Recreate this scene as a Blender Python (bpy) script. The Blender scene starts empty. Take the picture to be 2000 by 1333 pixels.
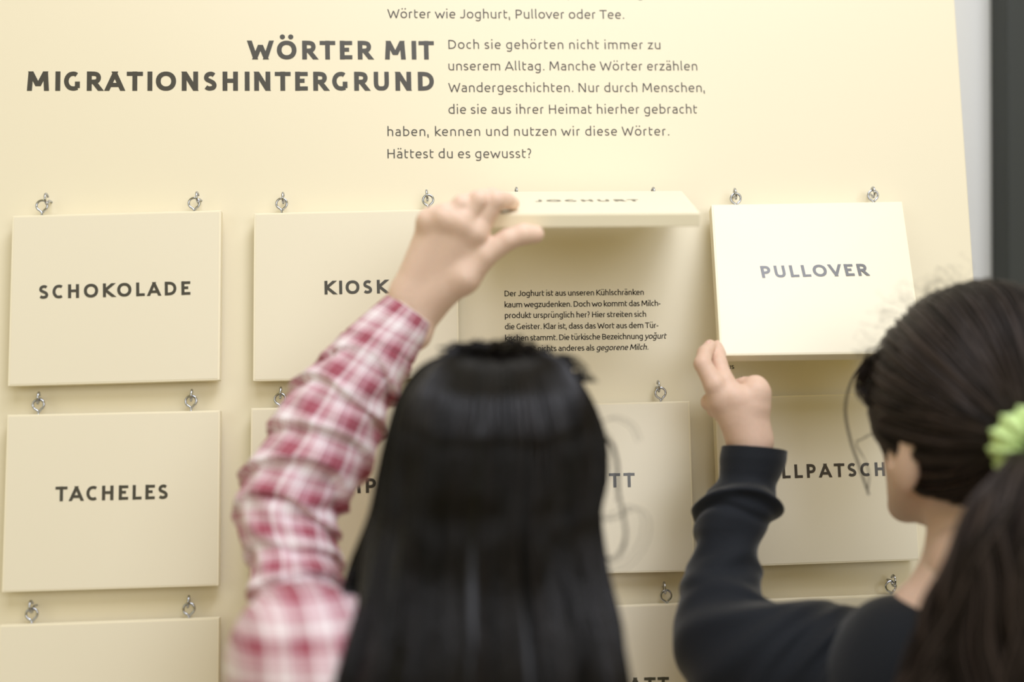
import bpy, math, random
import numpy as np
from mathutils import Vector, Matrix

SC = bpy.context.scene
COL = SC.collection
random.seed(4); RNG = np.random.default_rng(4)

# ------------------------------------------------------------------ camera, world, lights, exposure
F = 2400.0                      # focal length in pixels of the 2000 x 1333 frame
DIST = 1.3333                   # camera to the display panel along the optical axis
PU = np.array([0.9960, 0.0154, -0.0878]); PU /= np.linalg.norm(PU)      # panel right, in camera axes
PV = np.array([-0.0253, 0.9932, -0.1134]); PV -= PU * (PV @ PU); PV /= np.linalg.norm(PV)
PN = np.cross(PU, PV)
ZW = np.array([-0.0135, 1.0, 0.0235]); ZW -= PU * (ZW @ PU); ZW /= np.linalg.norm(ZW)
XW = PU
YW = np.cross(ZW, XW)
M = np.stack([XW, YW, ZW])      # camera axes -> world axes
CAM = M @ np.array([0, 0, DIST]) + np.array([0, 0, 1.42])
U, V, N = M @ PU, M @ PV, M @ PN          # panel axes in the world: right, up the panel, out of it
P0 = CAM + M @ np.array([0, 0, -DIST])    # point of the panel on the optical axis

cam_data = bpy.data.cameras.new('camera')
cam = bpy.data.objects.new('camera', cam_data); COL.objects.link(cam)
cam_data.sensor_width = 36.0
cam_data.lens = F / 2000 * 36
cam_data.clip_start = 0.02
cam_data.dof.use_dof = True
cam_data.dof.focus_distance = DIST - 0.01
cam_data.dof.aperture_fstop = 1.25
mw = Matrix.Identity(4)
for r in range(3):
    for c in range(3):
        mw[r][c] = M[r, c]
    mw[r][3] = CAM[r]
cam.matrix_world = mw
SC.camera = cam

SC.view_settings.view_transform = 'Standard'
SC.view_settings.look = 'None'
SC.view_settings.gamma = 1.0
SC.view_settings.use_curve_mapping = False
SC.view_settings.exposure = -0.58

world = bpy.data.worlds.new('world'); SC.world = world
world.use_nodes = True
bg = world.node_tree.nodes['Background']
bg.inputs[0].default_value = (1.0, 0.80, 0.24, 1)
bg.inputs[1].default_value = 0.62


def area(name, loc, target, sx, sy, power, col=(1, 1, 1)):
    d = bpy.data.lights.new(name, 'AREA'); d.shape = 'RECTANGLE'
    d.size = sx; d.size_y = sy; d.energy = power; d.color = col
    o = bpy.data.objects.new(name, d); COL.objects.link(o)
    o.location = loc
    o.rotation_euler = (Vector(target) - Vector(loc)).to_track_quat('-Z', 'Y').to_euler()
    return o


area('ceiling_light', (0.3, -2.1, 3.9), (0, 0, 1.3), 2.2, 1.3, 53, (0.96, 1.0, 1.16))
area('ceiling_light', (0.62, -0.85, 3.2), (0.3, 0, 1.4), 1.0, 0.6, 15, (0.96, 1.0, 1.16))
area('ceiling_light', (-0.05, -0.5, 3.05), (0, -0.3, 1.4), 1.2, 0.5, 8, (0.96, 1.0, 1.16))
area('fill_light', (-2.3, -2.6, 2.3), (-.2, 0, 1.3), 1.6, 1.6, 14, (0.93, 0.98, 1.12))  # fill lamp added on the left to even out the boards, not a window
area('fill_light', (1.1, -3.5, 2.3), (0.1, 0, 1.2), 2.2, 1.4, 48, (0.95, 0.99, 1.12))  # frontal fill added to brighten the TOLLPATSCH board, no window there


# ------------------------------------------------------------------ pixel / panel geometry
def ray(px, py):
    return M @ np.array([(px - 1000) / F, (666.5 - py) / F, -1.0])


def at(px, py, out=0.0):
    """world point seen at a pixel, 'out' metres in front of the panel's face"""
    d = ray(px, py)
    t = ((P0 - CAM) @ N + out) / (d @ N)
    return CAM + d * t


def on_plane(px, py, pt, n):
    d = ray(px, py)
    return CAM + d * (((pt - CAM) @ n) / (d @ n))


def depth(px, py, z):
    return CAM + ray(px, py) * z


def pan(x, y, o=0.0):
    return P0 + U * x + V * y + N * o


def unit(a):
    a = np.asarray(a, float)
    return a / (np.linalg.norm(a) + 1e-12)


# ------------------------------------------------------------------ materials
def mat(name, col, rough=0.5, spec=0.5, metal=0.0, bump=0.0, bscale=60, vary=0.0, **kw):
    m = bpy.data.materials.new(name); m.use_nodes = True
    nt = m.node_tree; b = nt.nodes['Principled BSDF']
    b.inputs['Base Color'].default_value = (*col, 1)
    b.inputs['Roughness'].default_value = rough
    b.inputs['Specular IOR Level'].default_value = spec
    b.inputs['Metallic'].default_value = metal
    for k, v in kw.items():
        b.inputs[k.replace('_', ' ')].default_value = v
    if bump or vary:
        tc = nt.nodes.new('ShaderNodeTexCoord')
        nz = nt.nodes.new('ShaderNodeTexNoise'); nz.inputs['Scale'].default_value = bscale
        nz.inputs['Detail'].default_value = 5
        nt.links.new(tc.outputs['Object'], nz.inputs['Vector'])
        if bump:
            bp = nt.nodes.new('ShaderNodeBump'); bp.inputs['Strength'].default_value = bump
            bp.inputs['Distance'].default_value = 0.002
            nt.links.new(nz.outputs['Fac'], bp.inputs['Height'])
            nt.links.new(bp.outputs['Normal'], b.inputs['Normal'])
        if vary:
            mx = nt.nodes.new('ShaderNodeMix'); mx.data_type = 'RGBA'
            mx.inputs['A'].default_value = (*[c * (1 - vary) for c in col], 1)
            mx.inputs['B'].default_value = (*[min(1, c * (1 + vary)) for c in col], 1)
            nt.links.new(nz.outputs['Fac'], mx.inputs['Factor'])
            nt.links.new(mx.outputs['Result'], b.inputs['Base Color'])
    return m


M_PANEL = mat('panel_yellow', (0.865, 0.795, 0.60), 0.36, 0.5, bump=0.02, bscale=900)
M_BOARD = mat('board_yellow', (0.87, 0.81, 0.64), 0.34, 0.5, bump=0.02, bscale=900)
M_EDGE = mat('board_edge', (0.93, 0.86, 0.66), 0.45, 0.4)
M_INK = mat('ink', (0.055, 0.052, 0.044), 0.28, 0.8)
M_INKS = mat('ink_small_type', (0.022, 0.016, 0.010), 0.6, 0.15)
M_INKL = mat('ink_light_type', (0.06, 0.055, 0.045), 0.42, 0.5)
M_STEEL = mat('zinc_steel', (0.50, 0.52, 0.57), 0.16, 0.5, 1.0)
M_WALL = mat('grey_wall', (0.74, 0.745, 0.72), 0.8, 0.2, bump=0.15, bscale=120)
M_POST = mat('dark_post', (0.045, 0.05, 0.048), 0.6, 0.3, bump=0.1, bscale=80)
M_FLOOR = mat('floor_grey', (0.42, 0.40, 0.37), 0.55, 0.4, bump=0.1, bscale=30, vary=0.1)
M_SKIN1 = mat('skin_light', (0.84, 0.62, 0.50), 0.48, 0.4, bump=0.12, bscale=260, vary=0.06,
              Subsurface_Weight=0.12, Subsurface_Scale=0.01)
M_SKIN2 = mat('skin_tan', (0.76, 0.54, 0.42), 0.5, 0.4, bump=0.12, bscale=260, vary=0.06,
              Subsurface_Weight=0.12, Subsurface_Scale=0.01)
M_NAIL = mat('nail', (0.78, 0.50, 0.42), 0.3, 0.5)
M_BLACK = mat('black_jersey', (0.0075, 0.010, 0.015), 0.75, 0.25, bump=0.35, bscale=700, Sheen_Weight=0.22, Sheen_Roughness=0.4)
M_JEANS = mat('blue_denim', (0.05, 0.07, 0.13), 0.9, 0.2, bump=0.3, bscale=500)
M_SHOE = mat('shoe_canvas', (0.5, 0.5, 0.5), 0.7, 0.3)
M_TIE = mat('lime_scrunchie', (0.62, 0.83, 0.36), 0.8, 0.3, bump=0.3, bscale=300)
M_EYEW = mat('eye_white', (0.8, 0.8, 0.78), 0.2, 0.5)
M_TEE = mat('white_lining', (0.82, 0.82, 0.85), 0.8, 0.2)


def hair_mat(name, c0, c1, rough=0.33):
    m = bpy.data.materials.new(name); m.use_nodes = True
    nt = m.node_tree; b = nt.nodes['Principled BSDF']
    at_ = nt.nodes.new('ShaderNodeAttribute'); at_.attribute_name = 'tone'
    mx = nt.nodes.new('ShaderNodeMix'); mx.data_type = 'RGBA'
    mx.inputs['A'].default_value = (*c0, 1); mx.inputs['B'].default_value = (*c1, 1)
    nt.links.new(at_.outputs['Fac'], mx.inputs['Factor'])
    nt.links.new(mx.outputs['Result'], b.inputs['Base Color'])
    b.inputs['Roughness'].default_value = rough
    b.inputs['Specular IOR Level'].default_value = 0.25
    return m


M_HAIR1 = hair_mat('hair_black', (0.002, 0.002, 0.002), (0.010, 0.006, 0.0045), 0.25)
M_HAIR2 = hair_mat('hair_dark_brown', (0.010, 0.007, 0.006), (0.075, 0.055, 0.048), 0.42)


def plaid_mat():
    m = bpy.data.materials.new('plaid_cotton'); m.use_nodes = True
    nt = m.node_tree; nd = nt.nodes; lk = nt.links
    b = nd['Principled BSDF']; b.inputs['Roughness'].default_value = 0.9
    b.inputs['Specular IOR Level'].default_value = 0.15
    b.inputs['Sheen Weight'].default_value = 0.15
    uv = nd.new('ShaderNodeUVMap'); uv.uv_map = 'UVMap'
    sp = nd.new('ShaderNodeSeparateXYZ'); lk.new(uv.outputs['UV'], sp.inputs[0])
    RED, ROSE, PALE, WHITE, DK = (0.33, 0.07, 0.10), (0.52, 0.22, 0.29), (0.74, 0.54, 0.60), (0.92, 0.88, 0.92), (0.13, 0.04, 0.065)

    def bands(sock, period, stops):
        dv = nd.new('ShaderNodeMath'); dv.operation = 'DIVIDE'; dv.inputs[1].default_value = period
        lk.new(sock, dv.inputs[0])
        fr = nd.new('ShaderNodeMath'); fr.operation = 'FRACT'; lk.new(dv.outputs[0], fr.inputs[0])
        cr = nd.new('ShaderNodeValToRGB'); cr.color_ramp.interpolation = 'CONSTANT'
        el = cr.color_ramp.elements
        while len(el) > 1:
            el.remove(el[-1])
        el[0].position = 0; el[0].color = (*stops[0][1], 1)
        for p, c in stops[1:]:
            e = el.new(p); e.color = (*c, 1)
        lk.new(fr.outputs[0], cr.inputs[0])
        return cr.outputs[0]
    # s runs along the sleeve, t around it
    A = bands(sp.outputs['X'], 0.040, [(0, RED), (.05, ROSE), (.07, RED), (.12, ROSE), (.14, RED), (.23, DK), (.25, ROSE), (.30, WHITE), (.325, ROSE), (.36, WHITE), (.39, PALE), (.42, WHITE),
                                       (.56, PALE), (.59, WHITE), (.64, ROSE), (.665, PALE), (.71, ROSE), (.735, PALE), (.80, WHITE), (.83, PALE), (.88, ROSE), (.91, PALE), (.96, ROSE)])
    B = bands(sp.outputs['Y'], 0.041, [(0, RED), (.06, ROSE), (.08, RED), (.18, ROSE), (.21, RED), (.27, ROSE), (.30, WHITE), (.37, PALE), (.40, ROSE), (.43, PALE), (.47, ROSE), (.50, PALE),
                                       (.58, WHITE), (.66, PALE), (.70, WHITE), (.76, ROSE), (.79, PALE), (.83, DK), (.85, ROSE), (.90, PALE), (.94, ROSE)])
    mx = nd.new('ShaderNodeMix'); mx.data_type = 'RGBA'; mx.inputs['Factor'].default_value = 0.5
    lk.new(A, mx.inputs['A']); lk.new(B, mx.inputs['B'])
    lk.new(mx.outputs['Result'], b.inputs['Base Color'])
    nz = nd.new('ShaderNodeTexNoise'); nz.inputs['Scale'].default_value = 1500
    bp = nd.new('ShaderNodeBump'); bp.inputs['Strength'].default_value = 0.25; bp.inputs['Distance'].default_value = 0.001
    lk.new(uv.outputs['UV'], nz.inputs['Vector']); lk.new(nz.outputs['Fac'], bp.inputs['Height'])
    lk.new(bp.outputs['Normal'], b.inputs['Normal'])
    return m


M_PLAID = plaid_mat()


# ------------------------------------------------------------------ object helpers
def thing(name, label, cat, loc, group=None):
    o = bpy.data.objects.new(name, None); COL.objects.link(o)
    o.location = Vector(loc); o['label'] = label; o['category'] = cat
    o.empty_display_size = 0.05
    if group:
        o['group'] = group
    o['kind'] = 'thing'
    return o


def mesh(name, verts, faces, material, parent=None, smooth=False, kind=None, label=None, tone=None, uv=None):
    """verts in world space"""
    v = np.asarray(verts, float)
    if parent is not None:
        o_ = parent
        off = np.zeros(3)
        while o_ is not None:
            off += np.array(o_.location); o_ = o_.parent
        v = v - off
    me = bpy.data.meshes.new(name)
    if isinstance(faces, np.ndarray):
        k = faces.shape[1]
        me.vertices.add(len(v)); me.vertices.foreach_set('co', v.astype(np.float32).ravel())
        me.loops.add(faces.size); me.loops.foreach_set('vertex_index', faces.astype(np.int32).ravel())
        me.polygons.add(len(faces)); me.polygons.foreach_set('loop_start', np.arange(0, faces.size, k, dtype=np.int32))
        me.update(calc_edges=True); me.validate()
    else:
        me.from_pydata(v.tolist(), [], faces); me.update()
    if smooth:
        me.polygons.foreach_set('use_smooth', np.ones(len(me.polygons), bool))
    if tone is not None:
        a = me.attributes.new('tone', 'FLOAT', 'POINT'); a.data.foreach_set('value', np.asarray(tone, np.float32))
    if uv is not None:
        l = me.uv_layers.new(name='UVMap')
        idx = np.empty(len(me.loops), np.int32); me.loops.foreach_get('vertex_index', idx)
        l.data.foreach_set('uv', np.asarray(uv, np.float32)[idx].ravel())
    me.materials.append(material)
    o = bpy.data.objects.new(name, me); COL.objects.link(o)
    if parent is not None:
        o.parent = parent
    if kind:
        o['kind'] = kind
    if label:
        o['label'] = label
    return o


def bevel(o, w=0.0007, seg=2):
    b = o.modifiers.new('bevel', 'BEVEL'); b.width = w; b.segments = seg; b.limit_method = 'ANGLE'
    return o


def prism(front, n, t):
    """closed slab from 4 front corners (TL,TR,BR,BL), thickness t behind them"""
    f = [np.asarray(p, float) for p in front]
    b = [p - n * t for p in f]
    v = f + b
    fc = [(3, 2, 1, 0), (4, 5, 6, 7), (0, 1, 5, 4), (1, 2, 6, 5), (2, 3, 7, 6), (3, 0, 4, 7)]
    return v, fc


def tube(path, r, sides=8, closed=False):
    path = np.asarray(path, float); n = len(path)
    r = np.broadcast_to(r, (n,))
    T = np.gradient(path, axis=0)
    if closed:
        T = np.roll(path, -1, 0) - np.roll(path, 1, 0)
    T /= np.linalg.norm(T, axis=1)[:, None] + 1e-12
    a = np.array([0, 0, 1.0]) if abs(T[0][2]) < 0.9 else np.array([1.0, 0, 0])
    nrm = unit(np.cross(T[0], a)); vs = []
    for i in range(n):
        nrm = unit(nrm - T[i] * (nrm @ T[i])); bn = np.cross(T[i], nrm)
        for k in range(sides):
            an = 2 * math.pi * k / sides
            vs.append(path[i] + r[i] * (math.cos(an) * nrm + math.sin(an) * bn))
    fs = []
    m = n if closed else n - 1
    for i in range(m):
        j = (i + 1) % n
        for k in range(sides):
            l = (k + 1) % sides
            fs.append((i * sides + k, i * sides + l, j * sides + l, j * sides + k))
    if not closed:
        fs.append(tuple(range(sides))[::-1]); fs.append(tuple((n - 1) * sides + k for k in range(sides)))
    return vs, fs


def catmull(pts, n=6):
    p = np.asarray(pts, float); p = np.vstack([2 * p[0] - p[1], p, 2 * p[-1] - p[-2]])
    out = []
    for i in range(1, len(p) - 2):
        for t in np.linspace(0, 1, n, endpoint=False):
            out.append(0.5 * ((2 * p[i]) + (-p[i - 1] + p[i + 1]) * t + (2 * p[i - 1] - 5 * p[i] + 4 * p[i + 1] - p[i + 2]) * t * t
                              + (-p[i - 1] + 3 * p[i] - 3 * p[i + 1] + p[i + 2]) * t ** 3))
    out.append(p[-2])
    return np.array(out)


# ------------------------------------------------------------------ a humanist sans drawn with strokes
CAP, XH = 0.693, 0.52
ARCH_N = ('c', [(0, .86), (.22, .97), (.5, 1), (.8, .94), (.97, .74), (1, .5), (1, 0)])
BOWL_R = ('c', [(0, .93), (.25, 1), (.55, .99), (.86, .84), (1, .5), (.86, .16), (.55, .01), (.25, 0), (0, .05)])
BOWL_L = ('c', [(1, .93), (.75, 1), (.45, .99), (.14, .84), (0, .5), (.14, .16), (.45, .01), (.75, 0), (1, .05)])
CC = ('c', [(1, .92), (.82, .985), (.6, 1), (.3, .94), (.08, .75), (0, .5), (.08, .25), (.3, .06), (.6, 0), (.82, .015), (1, .08)])
SS = ('c', [(.95, .91), (.74, .985), (.48, 1), (.18, .93), (.04, .76), (.14, .61), (.48, .51), (.84, .39), (.98, .22), (.86, .06), (.5, 0), (.22, .02), (.0, .10)])
UU = ('c', [(0, 1), (0, .36), (.07, .14), (.26, .02), (.5, 0), (.74, .02), (.93, .14), (1, .36), (1, 1)])
# char: (advance, x0, width, height, strokes)
GL = {
 'A': (.68, .02, .64, CAP, [[(0, 0), (.485, 1)], [(1, 0), (.515, 1)], ['m', (.2, .24), (.8, .24)]]),
 'B': (.64, .09, .49, CAP, [[(0, 0), (0, 1)], ('c', [(0, 1), (.45, 1), (.8, .94), (.92, .76), (.8, .59), (.45, .53), (0, .53)]), ('c', [(0, .53), (.5, .53), (.88, .45), (1, .27), (.88, .07), (.5, 0), (0, 0)])]),
 'C': (.62, .05, .53, CAP, [CC]),
 'D': (.72, .09, .57, CAP, [[(0, 0), (0, 1)], ('c', [(0, 1), (.35, 1), (.68, .94), (.92, .76), (1, .5), (.92, .24), (.68, .06), (.35, 0), (0, 0)])]),
 'E': (.575, .09, .44, CAP, [[(0, 0), (0, 1)], [(0, 1), (1, 1)], ['m', (0, .53), (.9, .53)], [(0, 0), (1, 0)]]),
 'G': (.68, .05, .54, CAP, [('c', [(.93, .92), (.78, .985), (.58, 1), (.3, .94), (.08, .75), (0, .5), (.08, .25), (.3, .06), (.6, 0), (.82, .015), (1, .06)]), ['m', (1, .03), (1, .47)]]),
 'H': (.71, .09, .53, CAP, [[(0, 0), (0, 1)], [(1, 0), (1, 1)], [(0, .53), (1, .53)]]),
 'I': (.27, .09, .0, CAP, [[(0, 0), (0, 1)]]),
 'J': (.50, .01, .41, CAP, [('c', [(1, 1), (1, .4), (.93, .14), (.7, .02), (.42, 0), (0, .06)])]),
 'K': (.64, .09, .53, CAP, [[(0, 0), (0, 1)], [(.08, .50), (.93, 1)], [(.08, .54), (1, 0)]]),
 'L': (.53, .09, .42, CAP, [[(0, 0), (0, 1)], [(0, 0), (1, 0)]]),
 'M': (.87, .07, .73, CAP, [[(0, 0), (.06, 1)], [(.12, 1), (.5, .16)], [(.88, 1), (.5, .16)], [(1, 0), (.94, 1)]]),
 'N': (.74, .09, .56, CAP, [[(0, 0), (0, 1)], [(0.10, 1), (.90, 0)], [(1, 0), (1, 1)]]),
 'O': (.79, .05, .69, CAP, ['o']),
 'P': (.61, .09, .47, CAP, [[(0, 0), (0, 1)], ('c', [(0, 1), (.5, 1), (.85, .93), (1, .72), (.86, .5), (.5, .42), (0, .42)])]),
 'R': (.64, .09, .50, CAP, [[(0, 0), (0, 1)], ('c', [(0, 1), (.48, 1), (.82, .93), (.94, .73), (.82, .53), (.5, .46), (0, .46)]), [(.45, .46), (1, 0)]]),
 'S': (.55, .04, .46, CAP, [SS]),
 'T': (.57, .01, .55, CAP, [[(0, 1), (1, 1)], [(.5, 0), (.5, 1)]]),
 'U': (.70, .08, .54, CAP, [UU]),
 'V': (.65, .01, .63, CAP, [[(0, 1), (.485, 0)], [(1, 1), (.515, 0)]]),
 'W': (.93, .02, .89, CAP, [[(0, 1), (.235, 0)], [(.5, .86), (.255, 0)], [(.5, .86), (.745, 0)], [(1, 1), (.765, 0)]]),
 'a': (.52, .05, .40, XH, [('c', [(.08, .93), (.3, .99), (.52, 1), (.85, .93), (1, .68), (1, 0)]), ('c', [(1, .57), (.6, .58), (.2, .52), (0, .29), (.15, .05), (.5, 0), (1, .03)])]),
 'b': (.585, .08, .455, XH, [[(0, 0), (0, 1.46)], BOWL_R]),
 'c': (.47, .05, .38, XH, [CC]),
 'd': (.585, .05, .455, XH, [[(1, 0), (1, 1.46)], BOWL_L]),
 'e': (.555, .05, .455, XH, [['m', (0, .50), (1, .50)], ('c', [(1, .50), (.96, .76), (.78, .95), (.5, 1), (.2, .9), (.02, .62), (.02, .38), (.16, .1), (.48, 0), (.72, 0), (.93, .05)])]),
 'g': (.58, .05, .45, XH, [BOWL_L, ('c', [(1, 1), (1, .02), (.93, -.2), (.7, -.33), (.4, -.34), (.05, -.28)])]),
 'h': (.57, .08, .42, XH, [[(0, 0), (0, 1.46)], ARCH_N]),
 'i': (.245, .08, .0, XH, [[(0, 0), (0, 1)], ('d', 0, 1.36)]),
 'k': (.51, .08, .41, XH, [[(0, 0), (0, 1.46)], [(.08, .48), (.9, 1)], [(.08, .54), (1, 0)]]),
 'l': (.27, .08, .12, XH, [('c', [(0, 1.46), (0, .28), (.3, .06), (1, .0)])]),
 'm': (.87, .08, .71, XH, [[(0, 0), (0, 1)], ('c', [(0, .92), (.16, .99), (.3, 1), (.44, .93), (.5, .7), (.5, .5), (.5, 0)]), ('c', [(.46, .88), (.62, .98), (.78, 1), (.93, .93), (1, .7), (1, .5), (1, 0)])]),
 'n': (.57, .08, .42, XH, [[(0, 0), (0, .98)], ARCH_N]),
 'o': (.59, .05, .49, XH, ['o']),
 'p': (.585, .08, .455, XH, [[(0, -.36), (0, .98)], BOWL_R]),
 'r': (.385, .08, .28, XH, [[(0, 0), (0, .98)], ('c', [(0, .87), (.35, .98), (.7, 1), (1, .97)])]),
 's': (.44, .03, .37, XH, [SS]),
 't': (.40, .08, .28, XH, [('c', [(0, 1.28), (0, .32), (.15, .09), (.5, 0), (1, .03)]), [(0, 1), (1, 1)]]),
 'u': (.575, .08, .42, XH, [('c', [(0, 1), (0, .42), (.08, .16), (.34, .01), (.7, 0), (1, .05)]), [(1, 1), (1, 0)]]),
 'v': (.50, .01, .48, XH, [[(0, 1), (.485, 0)], [(1, 1), (.515, 0)]]),
 'w': (.78, .02, .74, XH, [[(0, 1), (.24, 0)], [(.5, .86), (.26, 0)], [(.5, .86), (.74, 0)], [(1, 1), (.76, 0)]]),
 'y': (.50, .01, .48, XH, [[(0, 1), (.52, 0)], ('c', [(1, 1), (.58, .02), (.42, -.24), (.24, -.33), (0.0, -.32)])]),
 'z': (.46, .04, .38, XH, [[(0, 1), (1, 1)], [(.0, 0), (1, 1)], [(0, 0), (1, 0)]]),
 '.': (.24, .09, .0, XH, [('d', 0, .10)]),
 ',': (.24, .06, .06, XH, [['m', (.9, .2), (0, -.24)]]),
 '?': (.41, .03, .32, XH, [('c', [(0, 1.25), (.35, 1.33), (.7, 1.27), (.95, 1.06), (.85, .82), (.5, .62), (.42, .36)]), ('d', .42, .10)]),
 '-': (.32, .04, .24, XH, [['m', (-.35, .48), (1.35, .48)]]),
}
for a_, b_ in (('ö', 'o'), ('ü', 'u'), ('ä', 'a'), ('Ö', 'O')):
    g = GL[b_]; y = 1.4 if b_ != 'O' else 1.2
    GL[a_] = g[:4] + (g[4] + [('d', .22, y), ('d', .78, y)],)
GL['ğ'] = GL['g'][:4] + (GL['g'][4] + [('c', [(.2, 1.5), (.35, 1.36), (.65, 1.36), (.8, 1.5)])],)


def ribbon(p, h, cut0=None, cut1=None):
    p = np.asarray(p, float)
    d = np.diff(p, axis=0); d /= np.linalg.norm(d, axis=1)[:, None] + 1e-12
    nr = np.stack([-d[:, 1], d[:, 0]], 1)
    k = len(p); L, R = [], []
    for i in range(k):
        if i == 0: n_ = nr[0]; s = 1
        elif i == k - 1: n_ = nr[-1]; s = 1
        else:
            n_ = nr[i - 1] + nr[i]; n_ = n_ / (np.linalg.norm(n_) + 1e-12); s = 1 / max(0.5, n_ @ nr[i])
        L.append(p[i] + n_ * h * s); R.append(p[i] - n_ * h * s)
    for idx, c, dd in ((0, cut0, d[0]), (k - 1, cut1, d[-1])):
        if c is not None and abs(dd[1]) > 0.2:
            for S in (L, R):
                S[idx] = S[idx] + dd * ((c - S[idx][1]) / dd[1])
    v = L + R
    f = [(i + k, i + 1 + k, i + 1, i) for i in range(k - 1)]
    return v, f


def glyph(ch, w):
    """2D verts/faces in em units"""
    adv, x0, W, H, strokes = GL[ch]; h = w / 2
    if W == 0: W = w
    low = H == XH
    def mp(p, exact_x=False, exact_y=False):
        ux, uy = p
        x = x0 + (ux * W if exact_x else h + ux * (W - 2 * h))
        if uy > 1.001 or uy < -0.001: y = uy * H
        elif exact_y: y = uy * H
        else: y = h + uy * (H - 2 * h)
        return np.array([x, y])
    V_, F_ = [], []
    layer = [0]
    def add(v, f):
        layer[0] += 1; v = [(q[0], q[1], layer[0]) for q in v]
        b = len(V_); V_.extend(v); F_.extend([tuple(i + b for i in q) for q in f])
    for s in strokes:
        if s == 'o':
            cx, cy, rx, ry = x0 + W / 2, H / 2, W / 2, H / 2
            n = 40; o, i_ = [], []
            for k in range(n):
                a = 2 * math.pi * k / n; c, sn = math.cos(a), math.sin(a)
                sx = math.copysign(abs(c) ** .93, c); sy = math.copysign(abs(sn) ** .93, sn)
                o.append((cx + rx * sx, cy + ry * sy)); i_.append((cx + (rx - w) * sx, cy + (ry - w * .95) * sy))
            add(o + i_, [(k, (k + 1) % n, n + (k + 1) % n, n + k) for k in range(n)])
        elif s[0] == 'd':
            c = mp((s[1], s[2])); r = w * (.62 if w < .1 else .56)
            if s[2] < .3: c[1] = r
            n = 12
            add([(c[0] + r * math.cos(2 * math.pi * k / n), c[1] + r * math.sin(2 * math.pi * k / n)) for k in range(n)], [tuple(range(n))])
        elif s[0] == 'c':
            pts = s[1]
            cp = catmull([mp(p) for p in pts], 5)
            cuts = []
            for e, q in ((0, 1), (-1, -2)):
                dx, dy = abs(cp[e] - cp[q]); uy = pts[e][1]; ux = pts[e][0]
                if dy > dx and (uy in (0, 1) or uy > 1.001): cuts.append(uy * H)
                else: cuts.append(None)
                if dx > dy and ux in (0, 1) and uy in (0, 1, .53, .42, .46): cp[e][0] = x0 + ux * W
            add(*ribbon(cp, h * (.94 if low or w > .1 else 1), *cuts))
        else:
            mid = s[0] == 'm'; pts = s[1:] if mid else s
            a, b = pts[0], pts[-1]
            A_, B_ = mp(a), mp(b)
            if abs(A_[1] - B_[1]) < 1e-6:       # horizontal bar
                if not mid:
                    A_ = np.array([x0 + a[0] * W, A_[1]]); B_ = np.array([x0 + b[0] * W, B_[1]])
                add(*ribbon([A_, B_], h * .9))
            elif mid:
                add(*ribbon([A_, B_], h))
            else:
                dg = abs(A_[0] - B_[0]) / abs(A_[1] - B_[1])
                hh = h * (1 if dg < .2 else .97)
                add(*ribbon([A_, B_], hh, a[1] * H if a[1] in (0, 1) or a[1] > 1 or a[1] < 0 else A_[1], b[1] * H if b[1] in (0, 1) or b[1] > 1 else B_[1]))
    return adv, V_, F_


def text2d(txt, size, width, w, ital_from=None):
    """lay a line of text out from x=0 to x=width (tracking absorbs the difference)"""
    adv = sum((.23 if c == ' ' else GL[c][0]) for c in txt) * size
    first, last = GL[txt[0]], GL[txt[-1]]
    lsb = first[1] * size; rsb = (last[0] - last[1] - (last[2] or w)) * size
    tr = (width - (adv - lsb - rsb)) / max(1, len(txt) - 1)
    x = -lsb; V_, F_ = [], []
    for i, c in enumerate(txt):
        if c == ' ':
            x += .23 * size + tr; continue
        a, v, f = glyph(c, w)
        b = len(V_)
        sh = .2 if ital_from is not None and i >= ital_from else 0
        V_ += [(x + (p[0] + sh * p[1]) * size, p[1] * size, p[2]) for p in v]
        F_ += [tuple(k + b for k in q) for q in f]
        x += a * size + tr
    return V_, F_


def lettering(name, lines, plane_pt, n, up, material, parent, lift=0.00025, w=.13):
    """one part per line: (text, start px, end px of the baseline, cap height in m, italic-from)"""
    for ln in lines:
        txt, p0, p1, cap = ln[:4]; it = ln[4] if len(ln) > 4 else None
        A = p0 if len(p0) == 3 else on_plane(*p0, plane_pt, n); B = p1 if len(p1) == 3 else on_plane(*p1, plane_pt, n)
        e1 = unit(B - A); e2 = unit(np.cross(n, e1))
        v, f = text2d(txt, cap / CAP, np.linalg.norm(B - A), w, it)
        mesh(name, [A + e1 * x + e2 * y + n * (lift + .000018 * k) for x, y, k in v], f, material, parent)


# ------------------------------------------------------------------ the setting
def box_world(x0, x1, y0, y1, z0, z1):
    v = [(x, y, z) for x in (x0, x1) for y in (y0, y1) for z in (z0, z1)]
    f = [(0, 1, 3, 2), (4, 6, 7, 5), (0, 4, 5, 1), (2, 3, 7, 6), (0, 2, 6, 4), (1, 5, 7, 3)]
    return v, f


WALL_Y = 0.30
mesh('floor', *box_world(-4, 4, -5, WALL_Y + .1, -.1, 0), M_FLOOR, kind='structure')
mesh('wall_back', *box_world(-4, 4, WALL_Y, WALL_Y + .15, 0, 3.6), M_WALL, kind='structure')
pd = depth(1969, 300, 1.0) - CAM; xp = CAM[0] + pd[0] * ((WALL_Y - .05 - CAM[1]) / pd[1])
bevel(mesh('trim_1', *box_world(xp, xp + .12, WALL_Y - .05, WALL_Y + .0, 0, 3.6), M_POST, kind='structure'), .003)

# ------------------------------------------------------------------ display panel
def panel_xy(px, py):
    d = at(px, py) - P0
    return d @ U, d @ V


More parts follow.
